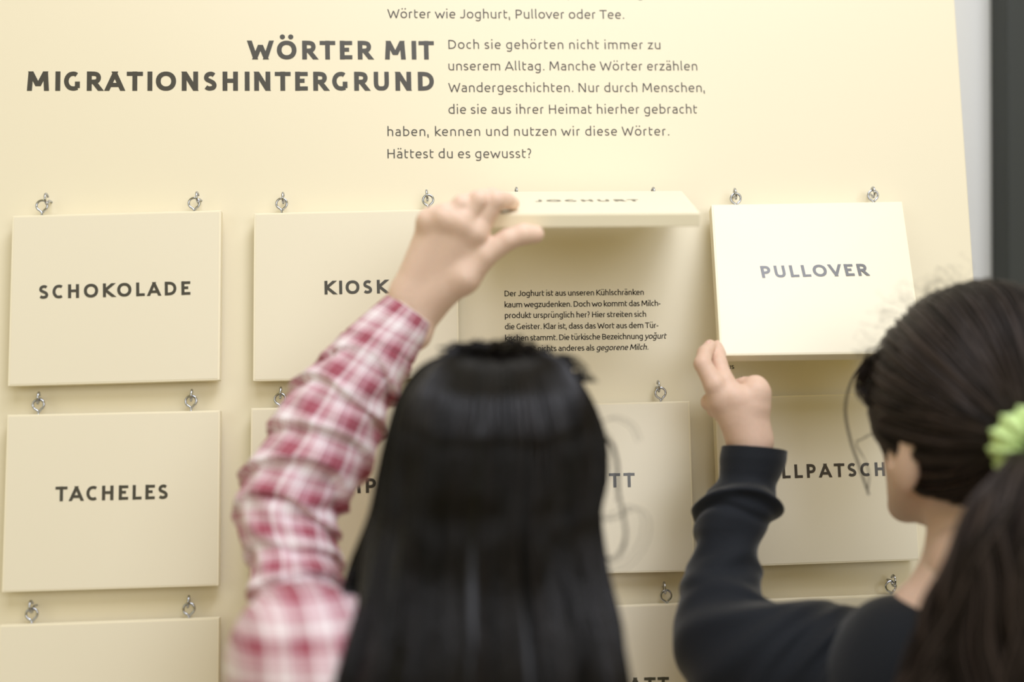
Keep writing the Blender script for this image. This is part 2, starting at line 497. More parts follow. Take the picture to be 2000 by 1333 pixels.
xr = panel_xy(1883, 270)[0]
ybot = (0.0 - P0[2]) / V[2] + .012
xl = panel_xy(0, 600)[0] - .16
ytop = panel_xy(900, 0)[1] + .16
panel = thing('display_panel', 'large pale yellow exhibition panel with grey headline and text, leaning on the wall', 'display panel', pan((xl + xr) / 2, ybot))
bevel(mesh('panel_sheet', *prism([pan(xl, ytop), pan(xr, ytop), pan(xr, ybot), pan(xl, ybot)], N, .018), M_PANEL, panel), .0012)
CAPH = .0205
lettering('headline_lettering', [('WÖRTER MIT', (484, 116.3), (848, 116.5), 38.5 / 1800), ('MIGRATIONSHINTERGRUND', (53, 177.6), (848, 177.4), 38.8 / 1800)],
          P0, N, V, M_INK, panel, w=.166)
c = 18.5 / 1800
lettering('text_line', [
    ('Wörter wie Joghurt, Pullover oder Tee.', (757, 35.5), (1219, 37), c),
    ('Doch sie gehörten nicht immer zu', (876, 95.6), (1290, 96.2), c),
    ('unserem Alltag. Manche Wörter erzählen', (876, 137.6), (1362, 137.8), c),
    ('Wandergeschichten. Nur durch Menschen,', (876, 180), (1376, 180), c),
    ('die sie aus ihrer Heimat hierher gebracht', (876, 222.6), (1362, 222), c),
    ('haben, kennen und nutzen wir diese Wörter.', (757, 266), (1307, 265), c),
    ('Hättest du es gewusst?', (757, 309.5), (1038, 308.8), c)], P0, N, V, M_INKL, panel, w=.084)
lettering('text_line', [('p', (1109, -5), (1120, -5), c), ('g', (1245, -5), (1255, -5), c)], P0, N, V, M_INKL, panel, w=.084)
c = 11.2 / 1800
lettering('small_text_line', [
    ('Der Joghurt ist aus unseren Kühlschränken', (985.5, 579.3), (1257.5, 576.4), c),
    ('kaum wegzudenken. Doch wo kommt das Milch-', (985.5, 601), (1290, 598), c),
    ('produkt ursprünglich her? Hier streiten sich', (986, 622), (1262, 619.3), c),
    ('die Geister. Klar ist, dass das Wort aus dem Tür-', (986, 644), (1286, 641), c),
    ('kischen stammt. Die türkische Bezeichnung yoğurt', (986.5, 666.3), (1301, 662), c, 42),
    ('bedeutet nichts anderes als gegorene Milch.', (987, 688), (1266, 683.5), c, 28)], P0, N, V, M_INKS, panel, w=.103)
lettering('small_text_line', [('aus', (1414, 722), (1434, 721), .0055)], P0, N, V, M_INKS, panel, w=.103)


# ------------------------------------------------------------------ eye screws
def eye_loop(center, axis_up, side, R=.0056, r=.00125, shank=.006):
    """closed wire eye in the plane (side, axis_up) with a shank below"""
    pts = []
    for a in np.linspace(-62, 242, 26):
        a = math.radians(a); pts.append(center + side * R * math.cos(a) + axis_up * R * math.sin(a))
    pts = [center - axis_up * (R * 1.32) + side * r * .7] + pts + [center - axis_up * (R * 1.35) - side * .0, center - axis_up * (R * 1.45 + shank)]
    return tube(catmull(pts, 2), r, 8)


def hooks(board, top_pts, board_up, out_n, panel_px=None, hidden=False):
    for i, (pe, pp) in enumerate(top_pts):
        side = unit(U + V * .05)
        v, f = eye_loop(pe, board_up, side)
        mesh('eye_screw', v, f, M_STEEL, board, smooth=True)
        # partner eye screwed into the panel, seen edge on
        tilt = random.uniform(-.12, .12)
        s2 = unit(N + U * tilt)
        cc = pp
        pts = []
        for a in np.linspace(-150, 150, 24):
            a = math.radians(a); pts.append(cc + s2 * .0050 * math.cos(a) + unit(V + U * tilt) * .0056 * math.sin(a))
        pts = [cc - s2 * .016] + [cc - s2 * .008] + pts
        v, f = tube(catmull(pts, 2), .00125, 8)
        mesh('eye_screw', v, f, M_STEEL, panel, smooth=True)


# ------------------------------------------------------------------ word boards
TH = .0125
def make_board(word, corners, label, hook_px, text=None, cap=.0148, out=.021, quad=None, n=None, hidden_hooks=None):
    if quad is None:
        q = [at(*c_, out) for c_ in corners]
    else:
        q = quad
    if n is None:
        n = unit(np.cross(q[0] - q[3], q[1] - q[0])) * -1
        if n @ (CAM - q[0]) < 0: n = -n
    top = (q[0] + q[1]) / 2
    b = thing('word_board', label, 'sign board', top - n * TH / 2, 'hinged word boards on the panel')
    bevel(mesh('board', *prism(q, n, TH), M_EDGE, b), .0006)
    cen = sum(q) / 4
    ins = [p + unit(cen - p) * .0026 + n * .00035 for p in q]
    bevel(mesh('face_sheet', *prism(ins, n, .0005), M_BOARD, b), .0001, 1)
    up = unit((q[0] + q[1]) - (q[2] + q[3])) * 1.0
    if text:
        lettering('lettering', text, q[0] + n * .00035, n, up, M_INK, b, w=.150)
    tp = []
    for (ex, ey), (hx, hy) in hook_px:
        pe = on_plane(ex, ey, top - n * TH * .5, N)
        pp = on_plane(hx, hy + 5, top - n * TH * .5, N)
        tp.append((pe, pp))
    hooks(b, tp, up if word == 'JOGHURT' else V, n)
    return b, q, n


H = []
make_board('SCHOKOLADE', [(24, 422), (432, 411), (429, 743), (15, 755)],
           'word board lettered SCHOKOLADE, far left of the top row', [((82, 402), (91, 384)), ((379, 397), (386, 381))],
           [('SCHOKOLADE', (76, 584.5), (372, 576.2), 26.2 / 1800)])
make_board('KIOSK', [(496, 417), (893, 408), (897, 738), (494, 745)],
           'word board lettered KIOSK, partly behind the raised plaid sleeve', [((550, 398), (553, 382)), ((836, 391), (834, 377))],
           [('KIOSK', (634, 575.7), (757, 573.2), 26.3 / 1800)])
make_board('PULLOVER', None,
           'pale board lettered PULLOVER, its lower edge pulled out from the panel', [((1437, 388), (1436, 374)), ((1705, 382), (1705, 371))],
           [('PULLOVER', (1489, 543.3), (1697, 538.5), .0152)],
           quad=[at(1389, 400, .022), at(1762, 394, .022), at(1804, 690, .100), at(1407, 695, .100)])
make_board('TACHELES', [(14, 811), (430, 802), (427, 1145), (3, 1158)],
           'word board lettered TACHELES, directly below SCHOKOLADE', [((75, 791), (75, 773)), ((373, 784), (374, 768))],
           [('TACHELES', (108, 980), (328, 975.3), 27 / 1800)])
make_board('KUMPEL', [(490, 798), (893, 790), (897, 1131), (487, 1141)],
           'word board behind the plaid sleeve and black hair, only the letters MP showing', [((547, 780), (548, 763)), ((840, 773), (841, 757))],
           [('KUMPEL', (612, 966), (788, 962), 27.5 / 1800)])
make_board('KAPUTT', [(942, 793), (1347, 784), (1357, 1117), (941, 1126)],
           'word board beside the black hair ending in the letters UTT', [((1005, 774), (1005, 758)), ((1290, 768), (1286, 750))],
           [('KAPUTT', (1066, 955), (1240, 952), 27.3 / 1800)])
make_board('TOLLPATSCH', [(1396, 777), (1778, 767), (1797, 1095), (1410, 1109)],
           'word board with letters LLPATSCH showing between black cuff and brown ponytail head', [((1450, 757), (1450, 742)), ((1722, 750), (1722, 735))],
           [('TOLLPATSCH', (1466, 936.8), (1729, 930), 26.5 / 1800)])
make_board('blank', [(-2, 1222), (428, 1207), (424, 1568), (-14, 1584)],
           'bottom left word board, blank in the picture, below TACHELES', [((62, 1200), (61, 1181)), ((369, 1190), (368, 1171))])
make_board('hidden', [(486, 1204), (897, 1193), (902, 1550), (482, 1562)],
           'bottom row word board hidden behind the plaid shoulder', [((545, 1184), (546, 1168)), ((845, 1176), (845, 1160))])
make_board('SCHACHMATT', [(944, 1193), (1370, 1178), (1380, 1534), (943, 1546)],
           'bottom row word board ending in the letters ATT, cut by the lower picture edge', [((1010, 1172), (1010, 1156)), ((1301, 1164), (1298, 1144))],
           [('SCHACHMATT', (1012, 1359), (1307, 1352), 27.5 / 1800)])
make_board('right', [(1402, 1176), (1812, 1160), (1832, 1508), (1416, 1524)],
           'bottom row word board behind the black sleeved upper arm', [((1465, 1158), (1466, 1142)), ((1740, 1146), (1745, 1130))])

# JOGHURT board lifted out towards the camera
qTL, qTR = at(948, 375, .022), at(1332, 373.5, .022)
HB = .186
def swing(px, py, top):
    d = ray(px, py); o = CAM - top
    a, b, c_ = d @ d, 2 * d @ o, o @ o - HB ** 2
    disc = b * b - 4 * a * c_
    t = (-b - math.sqrt(max(disc, 0))) / (2 * a)
    return CAM + d * t, disc
qBR, dsc = swing(1368, 417, qTR)
qBL = qBR + (qTL - qTR) * 1.0
print('joghurt', dsc, (qBR - P0) @ N, (qBL - P0) @ N)
nj = unit(np.cross(qTR - qTL, qTL - qBL));
if nj @ (CAM - qTL) < 0: nj = -nj
print('facing', unit(nj) @ unit(CAM - qTL))
def bl(u, v):
    return qTL + (qTR - qTL) * u + (qBL - qTL) * v + nj * .00045
JB, _, _ = make_board('JOGHURT', None, 'word board lettered JOGHURT, lifted up by the hand in the plaid sleeve',
           [((1008, 379), (1008, 372)), ((1275, 379), (1275, 372))],
           [('JOGHURT', bl(.255, .50) , bl(.76, .50), .0150)], quad=[qTL, qTR, qBR, qBL], n=nj)


# ------------------------------------------------------------------ signed distance modelling for bodies
def sd_cap(P, a, b, ra, rb):
    a = np.asarray(a, float); b = np.asarray(b, float)
    ab = b - a; t = np.clip(((P - a) @ ab) / (ab @ ab + 1e-12), 0, 1)
    return np.linalg.norm(P - a - t[:, None] * ab, axis=1) - (ra + (rb - ra) * t)


def sd_ell(P, c, r, R=None):
    q = P - np.asarray(c, float)
    if R is not None:
        q = q @ R
    r = np.asarray(r, float)
    k0 = np.linalg.norm(q / r, axis=1); k1 = np.linalg.norm(q / (r * r), axis=1)
    return k0 * (k0 - 1) / (k1 + 1e-9)


def smin(a, b, k):
    h = np.clip(0.5 + 0.5 * (b - a) / k, 0, 1)
    return b * (1 - h) + a * h - k * h * (1 - h)


def nets(fn, lo, hi, h):
    lo = np.asarray(lo, float); n = np.ceil((np.asarray(hi) - lo) / h).astype(int) + 1
    gx, gy, gz = [lo[i] + h * np.arange(n[i]) for i in range(3)]
    F_ = np.empty(tuple(n), np.float64)
    for i in range(n[0]):
        Y, Z = np.meshgrid(gy, gz, indexing='ij')
        P = np.stack([np.full(Y.size, gx[i]), Y.ravel(), Z.ravel()], 1)
        F_[i] = fn(P).reshape(Y.shape)
    ins = F_ < 0
    cs = [c - 1 for c in n]
    acc = np.zeros((*cs, 3)); cnt = np.zeros(cs)
    for ax in range(3):
        o1, o2 = [a for a in range(3) if a != ax]
        for d1 in (0, 1):
            for d2 in (0, 1):
                sa = [None] * 3; sb = [None] * 3
                sa[ax] = slice(0, cs[ax]); sb[ax] = slice(1, cs[ax] + 1)
                sa[o1] = sb[o1] = slice(d1, cs[o1] + d1); sa[o2] = sb[o2] = slice(d2, cs[o2] + d2)
                A_ = F_[tuple(sa)]; B_ = F_[tuple(sb)]
                ch = (A_ < 0) != (B_ < 0)
                t = np.where(ch, A_ / np.where(ch, A_ - B_, 1), 0)
                acc[..., ax] += t * ch; acc[..., o1] += d1 * ch; acc[..., o2] += d2 * ch
                cnt += ch
    act = cnt > 0
    idx = -np.ones(cs, int); idx[act] = np.arange(act.sum())
    ijk = np.argwhere(act)
    v = lo + h * (ijk + acc[act] / cnt[act][:, None])
    fs = []
    for ax in range(3):
        o1, o2 = (ax + 1) % 3, (ax + 2) % 3
        sa = [slice(1, -1)] * 3; sb = [slice(1, -1)] * 3
        sa[ax] = slice(0, n[ax] - 1); sb[ax] = slice(1, n[ax])
        ia = ins[tuple(sa)]; ib = ins[tuple(sb)]
        e = np.argwhere(ia != ib)
        if not len(e): continue
        fl = ia[tuple(e.T)]
        base = e.copy(); base[:, o1] += 1; base[:, o2] += 1
        def cell(d1, d2):
            q = base.copy(); q[:, o1] -= d1; q[:, o2] -= d2
            return idx[tuple(q.T)]
        q = np.stack([cell(1, 1), cell(0, 1), cell(0, 0), cell(1, 0)], 1)
        q[~fl] = q[~fl][:, ::-1]
        fs.append(q)
    return v, np.vstack(fs)


def relax(v, f, it=2, lam=0.5):
    for _ in range(it):
        s = np.zeros_like(v); c = np.zeros(len(v))
        for k in range(f.shape[1]):
            a, b = f[:, k], f[:, (k + 1) % f.shape[1]]
            np.add.at(s, a, v[b]); np.add.at(s, b, v[a]); np.add.at(c, a, 1); np.add.at(c, b, 1)
        v = v + lam * (s / c[:, None] - v)
    return v


def join(*ms):
    V_, F_, b = [], [], 0
    for v, f in ms:
        V_.append(v); F_.append(f + b); b += len(v)
    return np.vstack(V_), np.vstack(F_)


def hand_mesh(palm, fingers, h=.0013, kp=.008, kf=.004, extra=None):
    """palm: capsules (a,b,ra,rb); fingers: list of chains [(pt, r), ...]"""
    pts = [np.asarray(p[i]) for p in palm for i in (0, 1)] + [np.asarray(q[0]) for c in fingers for q in c]
    lo = np.min(pts, 0) - .03; hi = np.max(pts, 0) + .03

    def fn(P):
        D = None
        for a, b, ra, rb in palm:
            d = sd_cap(P, a, b, ra, rb); D = d if D is None else smin(D, d, kp)
        out = D
        for c in fingers:
            d = None
            for (a, ra), (b, rb) in zip(c[:-1], c[1:]):
                e = sd_cap(P, a, b, ra, rb)
                d = e if d is None else smin(d, e, .0025)
            # soft joint with the palm near the knuckle, hard separation between fingers
            out = smin(out, d, kf) if False else np.minimum(out, smin(D, d, kf))
        return out
    v, f = nets(fn, lo, hi, h)
    return relax(v, f, 2), f


# ------------------------------------------------------------------ sleeves
def resample(P, n):
    P = np.asarray(P, float)
    d = np.r_[0, np.cumsum(np.linalg.norm(np.diff(P, axis=0), axis=1))]
    c = catmull(P, 12); dc = np.r_[0, np.cumsum(np.linalg.norm(np.diff(c, axis=0), axis=1))]
    t = np.linspace(0, dc[-1], n)
    return np.stack([np.interp(t, dc, c[:, k]) for k in range(3)], 1), t


def sleeve(rows, nseg, nring, disp, squash=.85, uvscale=1.0, cap_end=False):
    """rows: (Lpx, Rpx, out). Returns verts, faces, uv. ring angle 0 faces the camera"""
    Lp = np.array([at(*r[0], r[2]) for r in rows]); Rp = np.array([at(*r[1], r[2]) for r in rows])
    C = (Lp + Rp) / 2; n0 = nseg
    both = np.hstack([Lp, Rp])
    # resample both sides with one parameter: the length of the centre line
    cC = catmull(C, 12); cL = catmull(Lp, 12); cR = catmull(Rp, 12)
    d = np.r_[0, np.cumsum(np.linalg.norm(np.diff(cC, axis=0), axis=1))]
    t = np.linspace(0, d[-1], nseg)
    L = np.stack([np.interp(t, d, cL[:, k]) for k in range(3)], 1)
    R = np.stack([np.interp(t, d, cR[:, k]) for k in range(3)], 1)
    for _ in range(3):
        L[1:-1] = (L[:-2] + 2 * L[1:-1] + L[2:]) / 4; R[1:-1] = (R[:-2] + 2 * R[1:-1] + R[2:]) / 4
    C = (L + R) / 2
    T = np.gradient(C, axis=0); T /= np.linalg.norm(T, axis=1)[:, None]
    verts, uv = [], []
    arc = 0
    for i in range(nseg):
        e1 = (R[i] - L[i]) / 2; a = np.linalg.norm(e1); u1 = e1 / a
        toc = unit(CAM - C[i])
        e2 = unit(toc - u1 * (toc @ u1) - T[i] * (toc @ T[i]) * .6)
        e2 = unit(e2 - u1 * (e2 @ u1)); b = a * squash
        for k in range(nring + 1):
            ph = 2 * math.pi * k / nring + math.pi        # starts at the far side
            s = t[i]
            dr = disp(s, ph, s / t[-1])
            x = math.sin(ph); y = math.cos(ph)
            ap, bp = a + dr, b + dr
            verts.append(C[i] + u1 * ap * x + e2 * bp * y + T[i] * disp(s, ph, s / t[-1]) * .0)
            uv.append((s * uvscale, (2 * math.pi * k / nring) * .047 * uvscale))
    w = nring + 1
    fs = [(i * w + k, i * w + k + 1, (i + 1) * w + k + 1, (i + 1) * w + k) for i in range(nseg - 1) for k in range(nring)]
    return np.array(verts), np.array(fs), np.array(uv), t[-1]


def cuff_lining(rows, v, nring, inward=.0022, depth_=.03):
    """short inner wall behind the sleeve opening"""
    w = nring + 1
    r0 = v[:w]; c = r0.mean(0); ax = unit(v[6 * w:7 * w].mean(0) - c)
    rings = [r0]
    for s_, k in ((-.0006, .4), (.0, 1.0), (.012, 1.6), (depth_, 3.0)):
        rings.append(r0 + ax * s_ + np.array([unit(c - p) for p in r0]) * inward * k)
    vv = np.vstack(rings)
    fs = np.array([(i * w + k, (i + 1) * w + k, (i + 1) * w + k + 1, i * w + k + 1) for i in range(len(rings) - 1) for k in range(nring)])
    return vv, fs


# ------------------------------------------------------------------ hair strands
def strands(paths, r0, r1, sides=3):
    """paths (n, m, 3) -> tubes with vertex attribute tone"""
    paths = np.asarray(paths); n, m, _ = paths.shape
    T = np.gradient(paths, axis=1); T /= np.linalg.norm(T, axis=2)[..., None] + 1e-12
    ref = np.broadcast_to(np.array([0.31, 0.22, 0.1]), T.shape)
    A_ = np.cross(T, ref); A_ /= np.linalg.norm(A_, axis=2)[..., None] + 1e-12
    B_ = np.cross(T, A_)
    r = np.linspace(r0, r1, m)[None, :, None]
    vs = []
    for k in range(sides):
        a = 2 * math.pi * k / sides
        vs.append(paths + r * (math.cos(a) * A_ + math.sin(a) * B_))
    v = np.stack(vs, 2).reshape(-1, 3)
    i, j, k = np.meshgrid(np.arange(n), np.arange(m - 1), np.arange(sides), indexing='ij')
    b = (i * m + j) * sides
    k2 = (k + 1) % sides
    f = np.stack([b + k, b + k2, b + sides + k2, b + sides + k], -1).reshape(-1, 4)
    tn = np.repeat(RNG.random(n) ** 2, m * sides)
    return v, f, tn


# ------------------------------------------------------------------ heads and bodies
def head_sdf(c, phi, pitch, scale=1.0):
    cy, sy = math.cos(phi), math.sin(phi)
    Rz = np.array([[cy, -sy, 0], [sy, cy, 0], [0, 0, 1]])
    cp, sp = math.cos(pitch), math.sin(pitch)
    Rx = np.array([[1, 0, 0], [0, cp, -sp], [0, sp, cp]])
    Rm = Rz @ Rx * 1.0

    def fn(P):
        q = ((P - c) @ Rm) / scale
        d = sd_ell(q, (0, -.012, .03), (.073, .092, .085))
        d = smin(d, sd_ell(q, (0, .028, -.035), (.056, .060, .075)), .03)
        d = smin(d, sd_cap(q, (0, .068, -.098), (0, .072, -.094), .015, .015), .02)
        for s in (-1, 1):
            d = smin(d, sd_cap(q, (s * .052, .005, -.055), (s * .018, .06, -.098), .013, .013), .02)     # jaw
            d = smin(d, sd_ell(q, (s * .036, .062, -.022), (.018, .016, .014)), .015)                    # cheek bone
            d = -smin(-d, sd_ell(q, (s * .031, .093, .004), (.017, .014, .011)), .006)                    # eye socket
            d = smin(d, sd_ell(q, (s * .031, .080, .004), (.012, .0115, .0115)), .002)
            d = smin(d, sd_cap(q, (s * .014, .090, .020), (s * .044, .078, .020), .005, .004), .008)      # brow
            e = sd_ell(q, (s * .082, -.017, -.022), (.012, .020, .034))
            e = -smin(-e, sd_ell(q, (s * .089, -.010, -.014), (.008, .010, .017)), .004)
            d = smin(d, e, .005)
        d = smin(d, sd_cap(q, (0, .088, .006), (0, .104, -.026), .006, .009), .008)                       # nose
        for s in (-1, 1):
            d = smin(d, sd_ell(q, (s * .010, .094, -.030), (.007, .009, .006)), .004)
        d = smin(d, sd_ell(q, (0, .086, -.054), (.021, .009, .005)), .003)                                # lips
        d = smin(d, sd_ell(q, (0, .085, -.062), (.018, .009, .005)), .003)
        return d * scale
    return fn, Rm


# girl one: plaid shirt, long black hair, seen from behind
def poly_union(P, caps, k):
    D = None
    for a, b, ra, rb in caps:
        d = sd_cap(P, a, b, ra, rb); D = d if D is None else smin(D, d, k)
    return D


def bounds(caps, m=.02):
    pts = np.array([np.asarray(c[i]) for c in caps for i in (0, 1)]); r = max(max(c[2], c[3]) for c in caps)
    return pts.min(0) - r - m, pts.max(0) + r + m


def standing(shL, shR, neck, hipz, fwd):
    """torso, legs and feet capsules under two shoulders"""
    mid = (shL + shR) / 2
    hip = np.array([mid[0], mid[1] - .06, hipz])
    side = unit((shR - shL) * [1, 1, 0])
    chest = mid + [0, 0, -.10]; belly = mid * .5 + hip * .5
    torso = [(shL, shR, .052, .052)]
    for s in (-1, 1):
        torso += [(mid + side * s * .06 + [0, 0, -.04], belly + side * s * .045, .070, .062),
                  (belly + side * s * .045, hip + side * s * .055, .062, .078)]
    legs, shoes = [], []
    for s in (-1, 1):
        h_ = hip + side * s * .065 + [0, 0, -.03]; k_ = np.array([h_[0] + side[0] * s * .015, h_[1] + .01, .44]); a_ = np.array([k_[0], k_[1] - .05, .08])
        legs += [(h_, k_, .078, .053), (k_, a_, .053, .037)]
        heel = np.array([a_[0], a_[1] - .01, .034]); toe = heel + unit(np.array([fwd[0], fwd[1], 0])) * .15 + [0, 0, -.006]
        shoes.append(((heel, toe, .034, .028), (heel + [0, 0, .03], heel + (toe - heel) * .5, .036, .033)))
    return torso, legs, shoes


def build_lower(person, torso, legs, shoes, shirt_mat, shirt_name, uvmode=None, shirt_label=None, infl=.012, extra=[]):
    caps = torso + extra
    lo, hi = bounds(caps, .03)
    rs = np.random.default_rng(7)
    def fn(P):
        d = poly_union(P, caps, .05) - infl
        w = .0035 * np.sin(P[:, 2] * 55 + 3 * np.sin(P[:, 0] * 14)) * np.sin(P[:, 0] * 31 + P[:, 2] * 12)
        return d + w
    v, f = nets(fn, lo, hi, .006); v = relax(v, f, 2)
    uv = np.stack([v[:, 2] * 1.2, (v[:, 0] + .35 * v[:, 1]) * 1.2], 1)
    mesh(shirt_name, v, f, shirt_mat, person, smooth=True, uv=uv, label=shirt_label)
    lo, hi = bounds(legs, .03)
    v, f = nets(lambda P: poly_union(P, legs, .03) - .008, lo, hi, .008); v = relax(v, f, 1)
    mesh('trousers', v, f, M_JEANS, person, smooth=True)
    for sh in shoes:
        lo, hi = bounds(list(sh), .02)
        v, f = nets(lambda P: np.maximum(poly_union(P, list(sh), .02), .002 - P[:, 2]), lo, hi, .006)
        mesh('shoe', v, f, M_SHOE, person, smooth=True)
    return


# ================================================================== girl one
O1 = .30
h1c = at(962, 965, O1 - .015)
G1 = thing('person', 'person with long black hair in a red plaid shirt, lifting the JOGHURT board', 'person', (h1c[0], h1c[1], 0))
sh1L = at(600, 1300, .32); sh1R = at(1110, 1500, .33)
neck1 = (sh1L + sh1R) / 2
hfn, hR1 = head_sdf(h1c, math.radians(-8), math.radians(12), .94)
nk1 = h1c + hR1 @ np.array([0, -.03, -.07]); nb1 = np.array([neck1[0] * .3 + h1c[0] * .7, h1c[1] - .03, neck1[2] + .02])
torso1, legs1, shoes1 = standing(sh1L, sh1R, nb1, .78, (-.1, 1, 0))
lo, hi = h1c - [.12, .14, .22], h1c + [.12, .14, .15]
m_head = nets(lambda P: smin(hfn(P), sd_cap(P, nk1, nb1, .046, .050), .02), lo, hi, .003)
wr1 = at(808, 596, .170); el1 = at(565, 1020, .19)
cap_core = torso1 + legs1 + [(nb1 + [0, 0, .06], nb1, .046, .055), (sh1L, at(590, 1210, .26), .040, .028), (at(590, 1210, .26), at(575, 1080, .205), .027, .025), (at(575, 1080, .205), el1, .025, .026), (el1, at(590, 900, .185), .027, .027), (at(590, 900, .185), at(680, 770, .178), .027, .024), (at(680, 770, .178), wr1, .024, .020),
                             (sh1R, sh1R + [.04, .0, -.24], .042, .033), (sh1R + [.04, 0, -.24], sh1R + [.02, .1, -.42], .032, .022),
                             (sh1R + [.02, .1, -.42], sh1R + [.02, .12, -.50], .026, .016)]
lo, hi = bounds(cap_core)
m_core = nets(lambda P: np.maximum(poly_union(P, cap_core, .02) + .003, .03 - P[:, 2]), lo, hi, .009)


def hp(*a):
    return at(*a)


w1a, w1b = hp(800, 575, .172), hp(828, 590, .168)
palm1 = [(hp(776, 640, .170), w1a, .0165, .0170), (hp(808, 650, .168), w1b, .0180, .0180),
         (w1a, hp(838, 448, .192), .0165, .0120), (w1a, hp(868, 440, .202), .0170, .0125),
         (w1b, hp(902, 448, .205), .0200, .0125), (w1b, hp(930, 465, .198), .0190, .0120),
         (w1b, hp(905, 540, .188), .0200, .0150), (hp(905, 540, .188), hp(932, 500, .192), .0150, .0100)]
f_index = [(hp(925, 458, .200), .0108), (hp(968, 391, .212), .0093), (hp(988, 392, .195), .0078), (hp(1002, 398, .168), .0064)]
f_mid = [(hp(899, 440, .206), .0108), (hp(936, 391, .214), .0092), (hp(960, 384, .19), .0080), (hp(974, 392, .163), .0066)]
f_ring = [(hp(868, 434, .204), .0106), (hp(902, 400, .212), .0090), (hp(926, 390, .19), .0078), (hp(944, 396, .166), .0066)]
f_pink = [(hp(838, 444, .195), .0100), (hp(862, 418, .203), .0082), (hp(888, 408, .186), .0070), (hp(915, 412, .170), .0060)]
palm1 += [(hp(x, y, o), hp(x + 3, y - 4, o), .0118, .0112) for x, y, o in ((930, 452, .205), (898, 432, .211), (867, 424, .209), (838, 432, .200))]
f_thumb = [(hp(905, 548, .186), .0135), (hp(948, 498, .196), .0116), (hp(992, 468, .202), .0098), (hp(1022, 458, .203), .0097), (hp(1045, 458, .199), .0086)]
m_hand = hand_mesh(palm1, [f_index, f_mid, f_ring, f_pink, f_thumb], kf=.0035)
v, f = join(m_core, m_head, m_hand)
mesh('body', v, f, M_SKIN1, G1, smooth=True)
for s in (-1, 1):
    e = h1c + hR1 @ (np.array([s * .031, .084, .004]) * .94)
    bmv, bmf = nets(lambda P: np.linalg.norm(P - e, axis=1) - .0115, e - .014, e + .014, .003)
    mesh('eye', bmv, bmf, M_EYEW, G1, smooth=True)
build_lower(G1, torso1, legs1, shoes1, M_PLAID, 'shirt', extra=[(sh1R, sh1R + [.04, 0, -.24], .045, .038), (sh1R + [.04, 0, -.24], sh1R + [.02, .1, -.42], .038, .030), (nb1, nb1 + [0, 0, -.03], .05, .06)])
# nail of the forefinger tip on the board
nv, nf = nets(lambda P: sd_ell(P, hp(1004, 394, .164), (.0052, .0045, .0022)), hp(1004, 394, .164) - .009, hp(1004, 394, .164) + .009, .0009)
mesh('finger_nail', nv, nf, M_NAIL, G1, smooth=True)

rows1 = [((757, 578), (845, 641), .170), ((722, 606), (834, 668), .171), ((690, 634), (818, 692), .172), ((655, 664), (796, 742), .174), ((606, 716), (763, 800), .177),
         ((556, 778), (744, 858), .180), ((519, 845), (724, 918), .184), ((482, 915), (694, 968), .188), ((459, 980), (668, 1014), .192),
         ((463, 1045), (663, 1058), .20), ((482, 1100), (668, 1104), .215), ((488, 1160), (675, 1162), .235), ((493, 1212), (690, 1226), .26),
         ((478, 1262), (715, 1290), .285), ((455, 1318), (745, 1370), .305), ((450, 1390), (790, 1440), .32)]


def folds1(s, ph, u):
    # cloth pushed down the arm: each roll swells slowly, then tucks under the next
    if s < .052:
        e = 1 if s > .040 else 0
        return .0006 * math.sin(ph * 3) + (-.0012 if .0435 < s < .047 else 0)
    fr = math.cos(ph)
    x = (s - .052 + .021 * fr + .007 * math.sin(2 * ph + 40 * s) + .006 * math.sin(ph * 1 + 17 * s)) / .037
    k = math.floor(x); q = x - k
    amp = .0056 + .0034 * math.sin(k * 2.4 + 1.2 * math.sin(ph + k))
    prof = (q ** 1.4) if q < .86 else (1 - (q - .86) / .14) ** 1.3 * .86 ** 1.4
    fade = min(1, (s - .052) / .02)
    wr = .0012 * math.sin(ph * 5 + s * 90 + 2 * math.sin(s * 60)) + .0008 * math.sin(ph * 9 - s * 150)
    return fade * (amp * (prof - .45) * 1.5 + wr)


sv, sf, suv, sl = sleeve(rows1, 300, 130, folds1, .86)
sleeve_o = mesh('sleeve', sv, sf, M_PLAID, G1, smooth=True, uv=suv)
lv, lf = cuff_lining(rows1, sv, 130)
mesh('cuff_lining', lv, lf, M_TEE, sleeve_o, smooth=True, label='white cuff lining')

# hair of girl one: silhouette rows (y, left x, right x) as seen, hung as a thick mane
sil1 = [(682, 905, 1040), (694, 866, 1074), (715, 826, 1108), (750, 795, 1134), (800, 770, 1158), (860, 754, 1174), (930, 744, 1176), (1000, 735, 1168),
        (1080, 722, 1176), (1150, 712, 1188), (1220, 700, 1206), (1290, 685, 1220), (1360, 665, 1236), (1460, 640, 1250), (1580, 630, 1255)]
def mane_rows():
    R_ = []
    for y, l, r in sil1:
        o = O1 + .01 + (lambda q: q * q * (3 - 2 * q))(min(1, max(0, (y - 900) / 520))) * .080
        a, b = at(l, y, o), at(r, y, o)
        R_.append(((a + b) / 2, (b - a) / 2))
    return R_
MR = mane_rows()
mc = catmull([r[0] for r in MR], 8); me_ = catmull([r[1] for r in MR], 8)
topc = at(965, 684, O1 + .01)
mz = np.r_[0, np.cumsum(np.linalg.norm(np.diff(mc, axis=0), axis=1))]; mz /= mz[-1]
